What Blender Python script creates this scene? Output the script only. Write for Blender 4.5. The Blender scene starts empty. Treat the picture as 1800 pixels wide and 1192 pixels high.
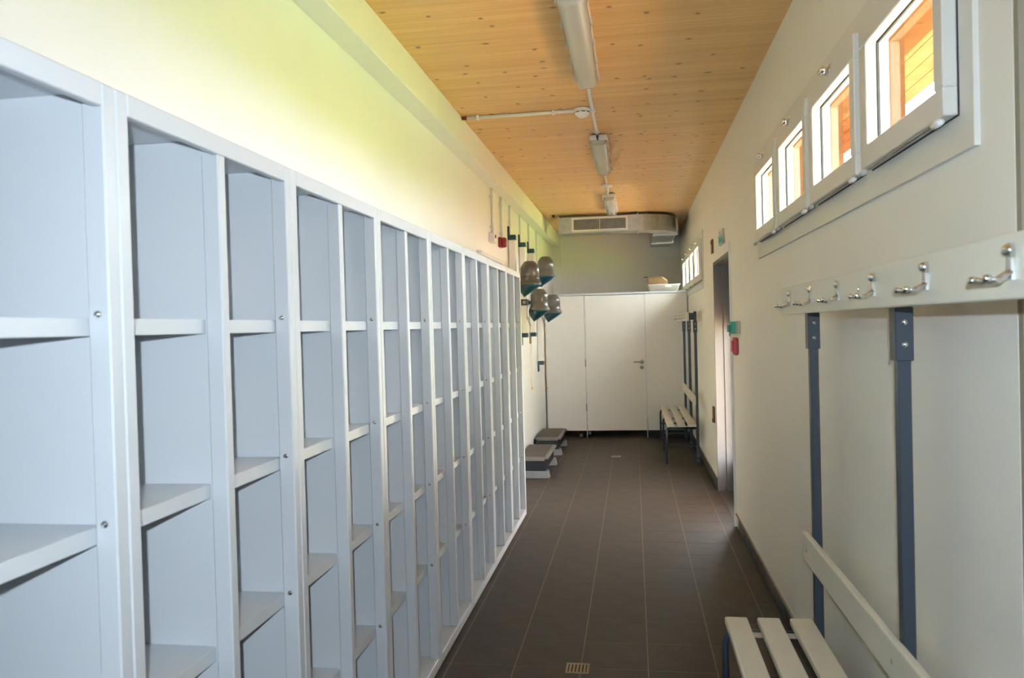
import bpy, bmesh, math, random
from mathutils import Vector, Matrix

random.seed(7)
scene = bpy.context.scene
COL = scene.collection

# ------------------------------------------------------------------ camera
CAM_H = 1.54
F_PX, YAW, PITCH, ROLL = 1390.0, 0.1525, -0.0142, -0.0269
fw = Vector((-math.sin(YAW) * math.cos(PITCH), math.cos(YAW) * math.cos(PITCH), math.sin(PITCH)))
rt = Vector((math.cos(YAW), math.sin(YAW), 0.0))
up = rt.cross(fw)
r2 = rt * math.cos(ROLL) + up * math.sin(ROLL)
u2 = up * math.cos(ROLL) - rt * math.sin(ROLL)
cam_data = bpy.data.cameras.new('camera')
cam = bpy.data.objects.new('camera', cam_data)
COL.objects.link(cam)
M = Matrix((r2, u2, -fw)).transposed().to_4x4()
M.translation = (0, 0, CAM_H)
cam.matrix_world = M
cam_data.sensor_fit = 'HORIZONTAL'
cam_data.sensor_width = 23.6
cam_data.lens = 23.6 * F_PX / 1800.0
cam_data.clip_start = 0.02
cam_data.dof.use_dof = True
cam_data.dof.focus_distance = 5.0
cam_data.dof.aperture_fstop = 4.0
scene.camera = cam

# ------------------------------------------------------------------ world, sun, flash, exposure
world = bpy.data.worlds.new('sky')
scene.world = world
world.use_nodes = True
bg = world.node_tree.nodes['Background']
bg.inputs['Color'].default_value = (0.95, 0.97, 1.0, 1)
bg.inputs['Strength'].default_value = 14.5

def add_light(name, kind, loc, energy, color, **kw):
    d = bpy.data.lights.new(name, kind)
    d.energy = energy
    d.color = color
    for k, v in kw.items():
        setattr(d, k, v)
    o = bpy.data.objects.new(name, d)
    COL.objects.link(o)
    o.location = loc
    return o

sun = add_light('sun', 'SUN', (8, 2, 12), 41.0, (1.0, 0.94, 0.82), angle=math.radians(0.6))
sun.rotation_euler = Vector((0.54, -0.18, 0.95)).to_track_quat('Z', 'Y').to_euler()
flash = add_light('camera_flash', 'SPOT', (0.0, -0.10, 1.63), 76.0, (0.74, 0.88, 1.0), shadow_soft_size=0.012,
                  spot_size=math.radians(128), spot_blend=1.0)
flash.rotation_euler = (-fw).to_track_quat('Z', 'Y').to_euler()

scene.view_settings.view_transform = 'Standard'
scene.view_settings.look = 'None'
scene.view_settings.gamma = 1.0
scene.view_settings.use_curve_mapping = False
scene.view_settings.exposure = 1.27
scene.cycles.use_denoising = True
scene.cycles.max_bounces = 8
scene.cycles.use_adaptive_sampling = True
scene.cycles.adaptive_threshold = 0.03
scene.cycles.diffuse_bounces = 5
scene.cycles.glossy_bounces = 3
scene.cycles.transparent_max_bounces = 12
scene.cycles.sample_clamp_indirect = 0.0
scene.cycles.caustics_reflective = False
scene.cycles.caustics_refractive = False

# ------------------------------------------------------------------ materials
def mat(name, color, rough=0.5, metal=0.0, spec=0.5, noise=0.0, nscale=30.0, bump=0.0, bscale=200.0):
    m = bpy.data.materials.new(name)
    m.use_nodes = True
    nt = m.node_tree
    b = nt.nodes['Principled BSDF']
    b.inputs['Base Color'].default_value = (*color, 1)
    b.inputs['Roughness'].default_value = rough
    b.inputs['Metallic'].default_value = metal
    b.inputs['Specular IOR Level'].default_value = spec
    tc = nt.nodes.new('ShaderNodeTexCoord')
    if noise > 0:
        n = nt.nodes.new('ShaderNodeTexNoise')
        n.inputs['Scale'].default_value = nscale
        n.inputs['Detail'].default_value = 4
        nt.links.new(tc.outputs['Object'], n.inputs['Vector'])
        r = nt.nodes.new('ShaderNodeValToRGB')
        r.color_ramp.elements[0].position = 0.3
        r.color_ramp.elements[1].position = 0.7
        r.color_ramp.elements[0].color = (*[c * (1 - noise) for c in color], 1)
        r.color_ramp.elements[1].color = (*[min(1, c * (1 + noise)) for c in color], 1)
        nt.links.new(n.outputs['Fac'], r.inputs['Fac'])
        nt.links.new(r.outputs['Color'], b.inputs['Base Color'])
    if bump > 0:
        n2 = nt.nodes.new('ShaderNodeTexNoise')
        n2.inputs['Scale'].default_value = bscale
        n2.inputs['Detail'].default_value = 3
        nt.links.new(tc.outputs['Object'], n2.inputs['Vector'])
        bp = nt.nodes.new('ShaderNodeBump')
        bp.inputs['Strength'].default_value = bump
        bp.inputs['Distance'].default_value = 0.002
        nt.links.new(n2.outputs['Fac'], bp.inputs['Height'])
        nt.links.new(bp.outputs['Normal'], b.inputs['Normal'])
    return m

MT = {}
MT['wall'] = mat('painted_wall', (0.80, 0.785, 0.73), 0.55, noise=0.015, nscale=2.0, bump=0.15, bscale=160)
MT['wall_outer'] = mat('outer_cladding', (0.55, 0.33, 0.16), 0.7, noise=0.1, nscale=5)
MT['locker'] = mat('powder_coated_steel', (0.58, 0.60, 0.625), 0.38, noise=0.01, nscale=3, bump=0.05, bscale=500)
MT['plinth'] = mat('grey_plinth', (0.16, 0.15, 0.14), 0.6)
MT['tile'] = mat('floor_tile', (0.080, 0.070, 0.063), 0.55, spec=0.2, noise=0.10, nscale=9, bump=0.25, bscale=120)
MT['grout'] = mat('grout', (0.24, 0.20, 0.17), 0.9, noise=0.1, nscale=40)
MT['base_tile'] = mat('skirting_tile', (0.075, 0.07, 0.068), 0.4, noise=0.08, nscale=12)
MT['panel'] = mat('laminate_panel', (0.80, 0.785, 0.745), 0.42, noise=0.012, nscale=4)
MT['alu'] = mat('brushed_aluminium', (0.62, 0.63, 0.65), 0.35, metal=0.7, noise=0.04, nscale=20)
MT['galv'] = mat('galvanised_steel', (0.46, 0.46, 0.42), 0.38, metal=0.85, noise=0.10, nscale=18)
MT['chrome'] = mat('polished_chrome', (0.80, 0.80, 0.80), 0.12, metal=1.0)
MT['steel'] = mat('satin_steel', (0.38, 0.355, 0.32), 0.32, metal=0.9)
MT['slate_paint'] = mat('slate_blue_paint', (0.045, 0.058, 0.078), 0.38)
MT['slat'] = mat('bench_slat', (0.68, 0.66, 0.57), 0.42, noise=0.02, nscale=8)
MT['winframe'] = mat('window_plastic', (0.70, 0.69, 0.65), 0.35, noise=0.01, nscale=5)
MT['gasket'] = mat('rubber_gasket', (0.03, 0.03, 0.035), 0.7)
MT['doorframe'] = mat('grey_lacquer', (0.15, 0.145, 0.145), 0.45)
MT['taupe'] = mat('taupe_jamb', (0.30, 0.27, 0.20), 0.6, noise=0.03, nscale=6)
MT['white_plastic'] = mat('white_plastic', (0.78, 0.78, 0.76), 0.4, noise=0.01, nscale=10)
MT['conduit'] = mat('conduit_plastic', (0.66, 0.66, 0.66), 0.45)
MT['red'] = mat('red_plastic', (0.24, 0.014, 0.018), 0.35)
MT['pinkred'] = mat('call_point_red', (0.62, 0.09, 0.12), 0.4)
MT['green'] = mat('release_green', (0.02, 0.34, 0.28), 0.35)
MT['teal'] = mat('teal_plastic', (0.006, 0.050, 0.080), 0.3)
MT['hood'] = mat('hood_plastic', (0.115, 0.112, 0.108), 0.28)
MT['cord'] = mat('yellow_cord', (0.80, 0.45, 0.05), 0.6)
MT['black'] = mat('black_plastic', (0.018, 0.018, 0.022), 0.5)
MT['navy'] = mat('navy_rubber', (0.010, 0.012, 0.018), 0.6)
MT['step_top'] = mat('step_mat', (0.095, 0.08, 0.068), 0.75, noise=0.25, nscale=60, bump=0.5, bscale=150)
MT['step_edge'] = mat('step_edge_grey', (0.17, 0.16, 0.145), 0.55, noise=0.08, nscale=30)
MT['step_foot'] = mat('step_foot_grey', (0.24, 0.245, 0.26), 0.5)
MT['cardboard'] = mat('cardboard', (0.17, 0.10, 0.045), 0.8, noise=0.1, nscale=15)
MT['dark'] = mat('hollow_shade', (0.02, 0.02, 0.02), 0.9)  # near-black colour stands in for shade inside hollows
MT['grass'] = mat('lawn', (0.28, 0.345, 0.10), 0.9, noise=0.25, nscale=1.5)
MT['soffit'] = mat('larch_boards', (0.21, 0.10, 0.05), 0.9, spec=0.02, noise=0.18, nscale=6)
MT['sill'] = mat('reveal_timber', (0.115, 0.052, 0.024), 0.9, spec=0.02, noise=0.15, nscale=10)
MT['deck'] = mat('timber_deck', (0.42, 0.285, 0.175), 0.7, noise=0.15, nscale=4)
MT['paving'] = mat('bounce_paving', (0.70, 0.62, 0.50), 0.8, noise=0.08, nscale=3)  # kept pale as a light reflector below the far windows
MT['brown'] = mat('brown_plate', (0.16, 0.055, 0.035), 0.5)

def mat_glass(name='window_glass', tint=(0.93, 0.95, 0.93)):
    m = bpy.data.materials.new(name)
    m.use_nodes = True
    nt = m.node_tree
    nt.nodes.clear()
    o = nt.nodes.new('ShaderNodeOutputMaterial')
    t = nt.nodes.new('ShaderNodeBsdfTransparent')
    t.inputs['Color'].default_value = (*tint, 1)
    g = nt.nodes.new('ShaderNodeBsdfGlossy')
    g.inputs['Roughness'].default_value = 0.02
    fr = nt.nodes.new('ShaderNodeFresnel')
    fr.inputs['IOR'].default_value = 1.35
    mx = nt.nodes.new('ShaderNodeMixShader')
    ge = nt.nodes.new('ShaderNodeNewGeometry')
    iv = nt.nodes.new('ShaderNodeMath')
    iv.operation = 'SUBTRACT'
    iv.inputs[0].default_value = 1.0
    nt.links.new(ge.outputs['Backfacing'], iv.inputs[1])
    ml = nt.nodes.new('ShaderNodeMath')
    ml.operation = 'MULTIPLY'
    nt.links.new(fr.outputs[0], ml.inputs[0])
    nt.links.new(iv.outputs[0], ml.inputs[1])
    nt.links.new(ml.outputs[0], mx.inputs[0])
    nt.links.new(t.outputs[0], mx.inputs[1])
    nt.links.new(g.outputs[0], mx.inputs[2])
    nt.links.new(mx.outputs[0], o.inputs['Surface'])
    return m
MT['glass'] = mat_glass()
MT['tinted_glass'] = mat_glass('tinted_glass', (0.96, 0.95, 0.93))

def mat_clear(name, color, alpha, rough=0.15):
    m = mat(name, color, rough)
    m.node_tree.nodes['Principled BSDF'].inputs['Alpha'].default_value = alpha
    return m
MT['diffuser'] = mat_clear('ribbed_diffuser', (0.62, 0.60, 0.54), 0.55, 0.22)
MT['clear_plastic'] = mat_clear('frosted_clear_plastic', (0.80, 0.82, 0.80), 0.45, 0.2)
MT['tub_plastic'] = mat_clear('milky_tub_plastic', (0.85, 0.83, 0.76), 0.85, 0.3)

def mat_ceiling():
    m = bpy.data.materials.new('spruce_panel')
    m.use_nodes = True
    nt = m.node_tree
    N, Lk = nt.nodes, nt.links
    b = N['Principled BSDF']
    b.inputs['Roughness'].default_value = 0.38
    b.inputs['Specular IOR Level'].default_value = 0.45
    tc = N.new('ShaderNodeTexCoord')
    def noise(scale_xyz, sc, det=4, dist=0.0):
        mp = N.new('ShaderNodeMapping')
        mp.inputs['Scale'].default_value = scale_xyz
        Lk.new(tc.outputs['Object'], mp.inputs['Vector'])
        n = N.new('ShaderNodeTexNoise')
        n.inputs['Scale'].default_value = sc
        n.inputs['Detail'].default_value = det
        n.inputs['Distortion'].default_value = dist
        Lk.new(mp.outputs[0], n.inputs['Vector'])
        return n
    def ramp(src, p0, c0, p1, c1):
        r = N.new('ShaderNodeValToRGB')
        r.color_ramp.elements[0].position = p0
        r.color_ramp.elements[1].position = p1
        r.color_ramp.elements[0].color = (*c0, 1)
        r.color_ramp.elements[1].color = (*c1, 1)
        Lk.new(src, r.inputs['Fac'])
        return r
    def mix(kind, fac, a, c):
        x = N.new('ShaderNodeMix')
        x.data_type = 'RGBA'
        x.blend_type = kind
        if isinstance(fac, float):
            x.inputs[0].default_value = fac
        else:
            Lk.new(fac, x.inputs[0])
        Lk.new(a, x.inputs[6])
        Lk.new(c, x.inputs[7])
        return x.outputs[2]
    # grain runs across the corridor (X); variation along Y
    g1 = noise((0.35, 9.0, 1), 2.2, 5, 0.4)
    base = ramp(g1.outputs['Fac'], 0.32, (0.73, 0.415, 0.145), 0.70, (0.85, 0.525, 0.205))
    g2 = noise((0.6, 55.0, 1), 2.0, 3, 0.2)
    fine = ramp(g2.outputs['Fac'], 0.35, (0.86, 0.84, 0.80), 0.62, (1.0, 1.0, 1.0))
    c = mix('MULTIPLY', 0.8, base.outputs[0], fine.outputs[0])
    # knots: sparse elongated dark spots
    mp = N.new('ShaderNodeMapping')
    mp.inputs['Scale'].default_value = (5.2, 6.0, 1)
    Lk.new(tc.outputs['Object'], mp.inputs['Vector'])
    nz = noise((3, 3, 1), 2.0, 2)
    add = N.new('ShaderNodeVectorMath')
    add.operation = 'MULTIPLY_ADD'
    Lk.new(nz.outputs['Color'], add.inputs[0])
    add.inputs[1].default_value = (0.5, 0.5, 0)
    Lk.new(mp.outputs[0], add.inputs[2])
    v = N.new('ShaderNodeTexVoronoi')
    v.voronoi_dimensions = '2D'
    v.inputs['Scale'].default_value = 1.0
    v.inputs['Randomness'].default_value = 1.0
    Lk.new(add.outputs[0], v.inputs['Vector'])
    kn = ramp(v.outputs['Distance'], 0.015, (1, 1, 1), 0.105, (0, 0, 0))
    sel = N.new('ShaderNodeSeparateColor')
    Lk.new(v.outputs['Color'], sel.inputs[0])
    gt = N.new('ShaderNodeMath')
    gt.operation = 'GREATER_THAN'
    gt.inputs[1].default_value = 0.55
    Lk.new(sel.outputs[0], gt.inputs[0])
    mul = N.new('ShaderNodeMath')
    mul.operation = 'MULTIPLY'
    Lk.new(kn.outputs[0], mul.inputs[0])
    Lk.new(gt.outputs[0], mul.inputs[1])
    mul2 = N.new('ShaderNodeMath')
    mul2.operation = 'MULTIPLY'
    mul2.inputs[1].default_value = 0.92
    Lk.new(mul.outputs[0], mul2.inputs[0])
    kc = N.new('ShaderNodeRGB')
    kc.outputs[0].default_value = (0.13, 0.045, 0.012, 1)
    c2 = mix('MIX', mul2.outputs[0], c, kc.outputs[0])
    Lk.new(c2, b.inputs['Base Color'])
    return m
MT['ceiling'] = mat_ceiling()

# ------------------------------------------------------------------ mesh helpers
class MB:
    def __init__(self):
        self.bm = bmesh.new()

    def box(self, x0, x1, y0, y1, z0, z1, bev=0.0, seg=2):
        vs = [self.bm.verts.new(p) for p in ((x0, y0, z0), (x1, y0, z0), (x1, y1, z0), (x0, y1, z0),
                                             (x0, y0, z1), (x1, y0, z1), (x1, y1, z1), (x0, y1, z1))]
        fs = [self.bm.faces.new([vs[i] for i in f]) for f in
              ((0, 3, 2, 1), (4, 5, 6, 7), (0, 1, 5, 4), (1, 2, 6, 5), (2, 3, 7, 6), (3, 0, 4, 7))]
        if bev > 0:
            es = list({e for f in fs for e in f.edges})
            bmesh.ops.bevel(self.bm, geom=es, offset=bev, segments=seg, affect='EDGES', profile=0.5)
        return self

    def prism(self, pts, axis, a0, a1, smooth=False):
        """extrude a closed 2-D outline along an axis ('x','y','z')"""
        def P(u, v, a):
            return {'x': (a, u, v), 'y': (u, a, v), 'z': (u, v, a)}[axis]
        A = [self.bm.verts.new(P(u, v, a0)) for u, v in pts]
        B = [self.bm.verts.new(P(u, v, a1)) for u, v in pts]
        n = len(pts)
        for i in range(n):
            f = self.bm.faces.new((A[i], A[(i + 1) % n], B[(i + 1) % n], B[i]))
            f.smooth = smooth
        self.bm.faces.new(list(reversed(A)))
        self.bm.faces.new(B)
        return self

    def rings(self, rings, cap0=True, cap1=True, smooth=True, closed=False):
        R = [[self.bm.verts.new(p) for p in r] for r in rings]
        n = len(R[0])
        for a, b in zip(R, R[1:] + ([R[0]] if closed else [])):
            for i in range(n):
                f = self.bm.faces.new((a[i], a[(i + 1) % n], b[(i + 1) % n], b[i]))
                f.smooth = smooth
        if not closed:
            if cap0:
                self.bm.faces.new(list(reversed(R[0])))
            if cap1:
                self.bm.faces.new(R[-1])
        return self

    def lathe(self, prof, c=(0, 0, 0), axis='z', n=20):
        rs = []
        for r, h in prof:
            ring = []
            for k in range(n):
                a = 2 * math.pi * k / n
                u, v = r * math.cos(a), r * math.sin(a)
                p = {'z': (u, v, h), 'x': (h, u, v), 'y': (v, h, u)}[axis]
                ring.append((p[0] + c[0], p[1] + c[1], p[2] + c[2]))
            rs.append(ring)
        return self.rings(rs)

    def tube(self, path, r, n=10, bend=0.0, square=False):
        P = [Vector(p) for p in path]
        if bend > 0 and len(P) > 2:
            Q = [P[0]]
            for i in range(1, len(P) - 1):
                a = (P[i - 1] - P[i]).normalized()
                b = (P[i + 1] - P[i]).normalized()
                p0, p1 = P[i] + a * bend, P[i] + b * bend
                for k in range(7):
                    t = k / 6
                    Q.append(p0 * (1 - t) ** 2 + P[i] * 2 * t * (1 - t) + p1 * t * t)
            Q.append(P[-1])
            P = Q
        if square:
            n = 4
        ref = None
        rs = []
        for i, p in enumerate(P):
            if i == 0:
                d = P[1] - P[0]
            elif i == len(P) - 1:
                d = P[-1] - P[-2]
            else:
                d = (P[i + 1] - P[i]).normalized() + (P[i] - P[i - 1]).normalized()
            d.normalize()
            if ref is None:
                ref = Vector((0, 1, 0)) if abs(d.y) < 0.8 else Vector((1, 0, 0))
            s = ref.cross(d).normalized()
            t = d.cross(s)
            ref = t
            off = math.pi / 4 if square else 0
            rr = r * (math.sqrt(2) if square else 1)
            rs.append([p + (s * math.cos(2 * math.pi * k / n + off) + t * math.sin(2 * math.pi * k / n + off)) * rr for k in range(n)])
        return self.rings(rs, smooth=not square)

    def mesh(self, name, material):
        bmesh.ops.recalc_face_normals(self.bm, faces=self.bm.faces)
        me = bpy.data.meshes.new(name)
        self.bm.to_mesh(me)
        self.bm.free()
        me.materials.append(MT[material])
        return me

    def build(self, name, material, parent=None, loc=(0, 0, 0)):
        return obj(name, self.mesh(name, material), parent, loc)


def obj(name, me, parent=None, loc=(0, 0, 0)):
    o = bpy.data.objects.new(name, me)
    COL.objects.link(o)
    o.location = loc
    if parent is not None:
        o.parent = parent
    return o


def thing_part(name, parent):
    o = bpy.data.objects.new(name, bpy.data.meshes.new(name))
    COL.objects.link(o)
    o.parent = parent
    return o


def thing(name, label, cat, loc=(0, 0, 0), group=None):
    o = bpy.data.objects.new(name, None)
    COL.objects.link(o)
    o.empty_display_size = 0.05
    o.location = loc
    return tag(o, label, cat, group)


def tag(o, label, cat, group=None):
    o['label'] = label
    o['category'] = cat
    if group:
        o['group'] = group
    return o


def struct(o, label=None):
    o['kind'] = 'structure'
    if label:
        o['label'] = label
    return o


def copy_tree(o, parent=None):
    c = o.copy()
    COL.objects.link(c)
    c.parent = parent
    for ch in list(o.children):
        copy_tree(ch, c)
    return c


def B(*a, **k):
    return MB().box(*a, **k)

# ------------------------------------------------------------------ dimensions
XW, XL, XLF = 0.735, -1.22, -0.90      # right wall, left wall, locker fronts
ZC = 2.96
YB, YR = 12.40, -3.2                   # back wall, wall behind the camera
WT = 0.22                              # right wall thickness
W1 = (1.81, 4.745)
W2 = (8.375, 11.31)
WZ = (1.90, 2.50)
D1 = (6.15, 7.42, 2.083)
NICHE_Y = 1.66

# ------------------------------------------------------------------ the setting
floor = struct(B(XL - 0.1, XW + WT, YR, YB + 0.1, -0.12, -0.0007).build('floor', 'grout'), 'dark brown-grey tiled corridor floor')
tile_cache = {}
def tile(x0, x1, y0, y1):
    g = 0.0021
    key = (round(x1 - x0, 4), round(y1 - y0, 4))
    if key not in tile_cache:
        tile_cache[key] = B(0, key[0] - 2 * g, 0, key[1] - 2 * g, -0.012, 0.0).mesh('tile', 'tile')
    obj('tile', tile_cache[key], floor, (x0 + g, y0 + g, 0.0))
xs = [XL, -1.171, -0.871, -0.571, -0.271, 0.029, 0.329, 0.629, XW]
ys = [0.54 + 0.30 * k for k in range(34)]
for y in ys:
    for a, b in zip(xs[1:], xs[2:]):
        if b < XLF + 0.02 and y < 6.2:
            continue
        tile(a, b, y, y + 0.30)
rest = MB()
yy = 0.54 - 0.30
while yy > YR:
    for a, b in zip(xs[1:], xs[2:]):
        rest.box(a + 0.0016, b - 0.0016, yy + 0.0016, yy + 0.2984, -0.012, 0.0)
    yy -= 0.30
yy = 10.74
while yy < YB - 0.3:
    for a, b in zip(xs[1:], xs[2:]):
        rest.box(a + 0.0016, b - 0.0016, yy + 0.0016, yy + 0.2984, -0.012, 0.0)
    yy += 0.30
t = rest.build('tile_field', 'tile', floor)
t['kind'] = 'stuff'

ceiling = struct(B(XL - 0.1, XW, YR, YB + 0.1, ZC, ZC + 0.15).build('ceiling', 'ceiling'), 'spruce plywood ceiling with knots')
wall_left = struct(B(XL - 0.15, XL, YR, YB + 0.1, 0, ZC).build('wall_left', 'wall'))
wall_back = struct(B(XL, XW + WT, YB, YB + 0.12, 0, ZC).build('wall_back', 'wall'))
wall_rear = struct(B(XL - 0.15, XW + WT, YR - 0.2, YR, 0, ZC).build('wall_rear', 'wall'))

wr = MB()
xo = XW + WT
def wseg(y0, y1, z0, z1, x0=XW, x1=xo):
    wr.box(x0, x1, y0, y1, z0, z1)
wseg(YR, NICHE_Y - 0.95, 0, ZC)
wseg(NICHE_Y - 0.95, NICHE_Y, 2.6, ZC)
wseg(NICHE_Y - 0.95, NICHE_Y, 0, 2.6, XW + 0.18, xo)
wseg(NICHE_Y, W1[0] + 0.03, 0, ZC)
for w in (W1, W2):
    wseg(w[0] + 0.03, w[1] - 0.03, 0, WZ[0] + 0.03)
    wseg(w[0] + 0.03, w[1] - 0.03, WZ[1] - 0.03, ZC)
wseg(W1[1] - 0.03, D1[0], 0, ZC)
wseg(D1[0], D1[1], D1[2], ZC)
wseg(D1[1], W2[0] + 0.03, 0, ZC)
wseg(W2[1] - 0.03, YB, 0, ZC)
wall_right = struct(wr.build('wall_right', 'wall'))
# near recess lining
nr = MB()
nr.box(XW + 0.001, XW + 0.179, NICHE_Y - 0.02, NICHE_Y - 0.0005, 0, 2.599)
struct(nr.build('trim_3', 'taupe'), 'taupe lining of the recess beside the bench')

# bulkhead along the left wall top
bulk = struct(bpy.data.objects.new('trim_1', None), 'white boxed-in bulkhead along the top of the wall')
COL.objects.link(bulk)
edges = [YR, -0.4, 2.2, 4.55, 6.55, 8.2, 9.93, YB]
for a, b in zip(edges, edges[1:]):
    B(XL, -1.10, a + 0.002, b - 0.002, 2.772, ZC, bev=0.003, seg=1).build('bulkhead_panel', 'wall', bulk)
struct(B(XL, -1.10, YB - 0.05, YB, 0, 2.772).build('trim_2', 'wall'), 'boxed pipe chase in the far corner')

# skirting tiles
bb = struct(bpy.data.objects.new('baseboard_right', None), 'dark tiled skirting')
COL.objects.link(bb)
sk = B(0, 0.010, 0.0015, 0.2985, 0, 0.095, bev=0.002, seg=1).mesh('skirting_tile', 'base_tile')
y = 0.54
while y < 10.8:
    if not (D1[0] - 0.30 < y < D1[1]) and not (y < NICHE_Y - 0.2):
        obj('skirting_tile', sk, bb, (XW - 0.010, y, 0.001))
    y += 0.30
bl = struct(bpy.data.objects.new('baseboard_left', None), 'dark tiled skirting')
COL.objects.link(bl)
y = 6.54
while y < 10.5:
    obj('skirting_tile', sk, bl, (XL, y, 0.001))
    y += 0.30
# light joint strip on top of the skirting
tr = MB()
for a, b in ((NICHE_Y, D1[0] - 0.04), (D1[1], 10.8)):
    tr.box(XW - 0.011, XW, a, b, 0.0965, 0.0995)
tr.build('sealant_bead', 'grout', bb)

# ------------------------------------------------------------------ outside
struct(B(xo + 0.001, 5.5, -25, 7.9, -0.25, -0.149).build('terrace', 'deck'), 'timber terrace outside the near windows')
struct(B(xo + 0.001, 5.5, 7.9, 35, -0.25, -0.149).build('pavement_bounce', 'paving'), 'unseen pale paving added to bounce light into the far windows')  # unseen ground, added pale to send more light through the far windows
lawn = struct(B(5.5, 45, -25, 35, -0.25, -0.15).build('ground', 'grass'), 'sunlit lawn outside')
eave = struct(bpy.data.objects.new('roof_eave', None), 'orange timber eave outside the windows')
COL.objects.link(eave)
EAVE_END = 7.90
x = xo
while x < xo + 0.52:
    B(x + 0.002, x + 0.083, YR, EAVE_END, 2.74, 2.765).build('board', 'soffit', eave)
    x += 0.085
B(xo, xo + 0.545, YR, EAVE_END, 2.766, 2.96).build('eave_core', 'soffit', eave)
B(xo, xo + 0.02, YR, W1[0], -0.1, 2.74).build('cladding', 'wall_outer', eave)

sun_blocker = struct(bpy.data.objects.new('roof_sun_blocker', None), 'unseen timber canopy added to block sun at the doorway')
COL.objects.link(sun_blocker)  # unseen canopy added to keep direct sun off the corridor floor
B(xo + 0.001, 3.8, 4.9, 8.3, 2.36, 2.46).build('canopy', 'soffit', sun_blocker)
for y in (5.0, 8.2):
    B(3.6, 3.7, y - 0.05, y + 0.05, -0.148, 2.359).build('post', 'soffit', sun_blocker)

# ------------------------------------------------------------------ windows
def window_band(name, w, label):
    root = struct(bpy.data.objects.new(name, None), label)
    COL.objects.link(root)
    root.location = (XW, w[0], WZ[0])
    Lw, Hw = w[1] - w[0], WZ[1] - WZ[0]
    # fixed frame flat on the wall, cut by four openings
    s0, pitch, sl = 0.075, 0.70, 0.64          # sash start, pitch, length
    oy = [(s0 + pitch * k + 0.055, s0 + pitch * k + 0.575) for k in range(4)]
    oz0, oz1 = 0.15, 0.445
    fr = MB()
    x0, x1 = -0.012, 0.024
    fr.box(x0, x1, 0, Lw, 0, oz0 - 0.012)
    fr.box(x0, x1, 0, Lw, oz1 + 0.012, Hw)
    prev = 0
    for a, b in oy + [(Lw + 0.012, None)]:
        fr.box(x0, x1, prev, a - 0.012, oz0 - 0.012, oz1 + 0.012)
        if b:
            prev = b + 0.012
    fr.build('window_frame', 'winframe', root)
    # timber reveals outside
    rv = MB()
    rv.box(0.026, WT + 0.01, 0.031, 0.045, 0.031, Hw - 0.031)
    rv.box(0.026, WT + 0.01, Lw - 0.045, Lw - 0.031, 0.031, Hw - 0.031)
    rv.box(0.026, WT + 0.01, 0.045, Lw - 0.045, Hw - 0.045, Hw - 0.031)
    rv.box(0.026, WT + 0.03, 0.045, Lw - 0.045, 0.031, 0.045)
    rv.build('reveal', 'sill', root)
    ex = MB()
    for k in range(5):
        yc = s0 - 0.03 + pitch * k
        ex.box(0.026, 0.085, yc - 0.03, yc + 0.03, 0.046, Hw - 0.046)
    ex.build('mullion', 'sill', root)
    first = None
    for k in range(4):
        y = s0 + pitch * k
        if first is None:
            sh = MB()
            a, b = 0.055, 0.575
            xa, xb = -0.045, -0.013
            sh.box(xa, xb, 0, sl, 0, oz0 - 0.085, bev=0.003, seg=1)
            sh.box(xa, xb, 0, sl, oz1 - 0.085, 0.435, bev=0.003, seg=1)
            sh.box(xa, xb, 0, a, oz0 - 0.085, oz1 - 0.085, bev=0.003, seg=1)
            sh.box(xa, xb, b, sl, oz0 - 0.085, oz1 - 0.085, bev=0.003, seg=1)
            sash = sh.build('sash', 'winframe', root, (0, y, 0.085))
            gk = MB()
            z0, z1 = oz0 - 0.085, oz1 - 0.085
            gx0, gx1 = -0.0129, -0.006
            gk.box(gx0, gx1, a - 0.004, b + 0.004, z0 - 0.004, z0 + 0.003)
            gk.box(gx0, gx1, a - 0.004, b + 0.004, z1 - 0.003, z1 + 0.004)
            gk.box(gx0, gx1, a - 0.004, a + 0.003, z0, z1)
            gk.box(gx0, gx1, b - 0.003, b + 0.004, z0, z1)
            # thin dark gasket on the near and lower sash edges
            gk.box(-0.0135, -0.0122, -0.003, 0.002, -0.002, 0.437)
            gk.box(-0.0135, -0.0122, 0, sl, -0.003, 0.001)
            gk.build('gasket', 'gasket', sash)
            B(0.004, 0.010, a - 0.004, b + 0.004, z0 - 0.004, z1 + 0.004).build('pane', 'glass', sash)
            # bottom hinges: two round knuckles on a pin
            for hy in (0.03, sl - 0.03):
                h = MB().lathe([(0.002, -0.024), (0.008, -0.022), (0.009, 0.0), (0.008, 0.022), (0.002, 0.024)], (xa - 0.002, hy, -0.012), 'y', 14)
                h.build('hinge', 'clear_plastic' if hy > 0.3 else 'white_plastic', sash)
            MB().tube([(xa + 0.004, 0.06, -0.006), (xa + 0.004, sl - 0.06, -0.006)], 0.004, 8).build('hinge_pin', 'steel', sash)
            # top latch: plate, round body, tapered tip
            lt = MB()
            lt.box(xa - 0.003, xa, 0.27, 0.345, 0.405, 0.432, bev=0.001, seg=1)
            lt.lathe([(0.003, -0.030), (0.011, -0.028), (0.013, -0.014), (0.009, -0.004), (0.009, 0.0)], (xa, 0.30, 0.418), 'x', 14)
            lt.lathe([(0.002, -0.045), (0.008, -0.04), (0.010, -0.010), (0.012, 0.0), (0.004, 0.012)], (xa - 0.018, 0.335, 0.420), 'y', 12)
            lt.build('latch', 'chrome', sash)
            first = sash
        else:
            s = copy_tree(first, root)
            s.location = (0, y, 0.085)
    return root
window_band('window_1', W1, 'band of four grey hopper windows above the near bench')
window_band('window_2', W2, 'band of four hopper windows beyond the doorway')


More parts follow.
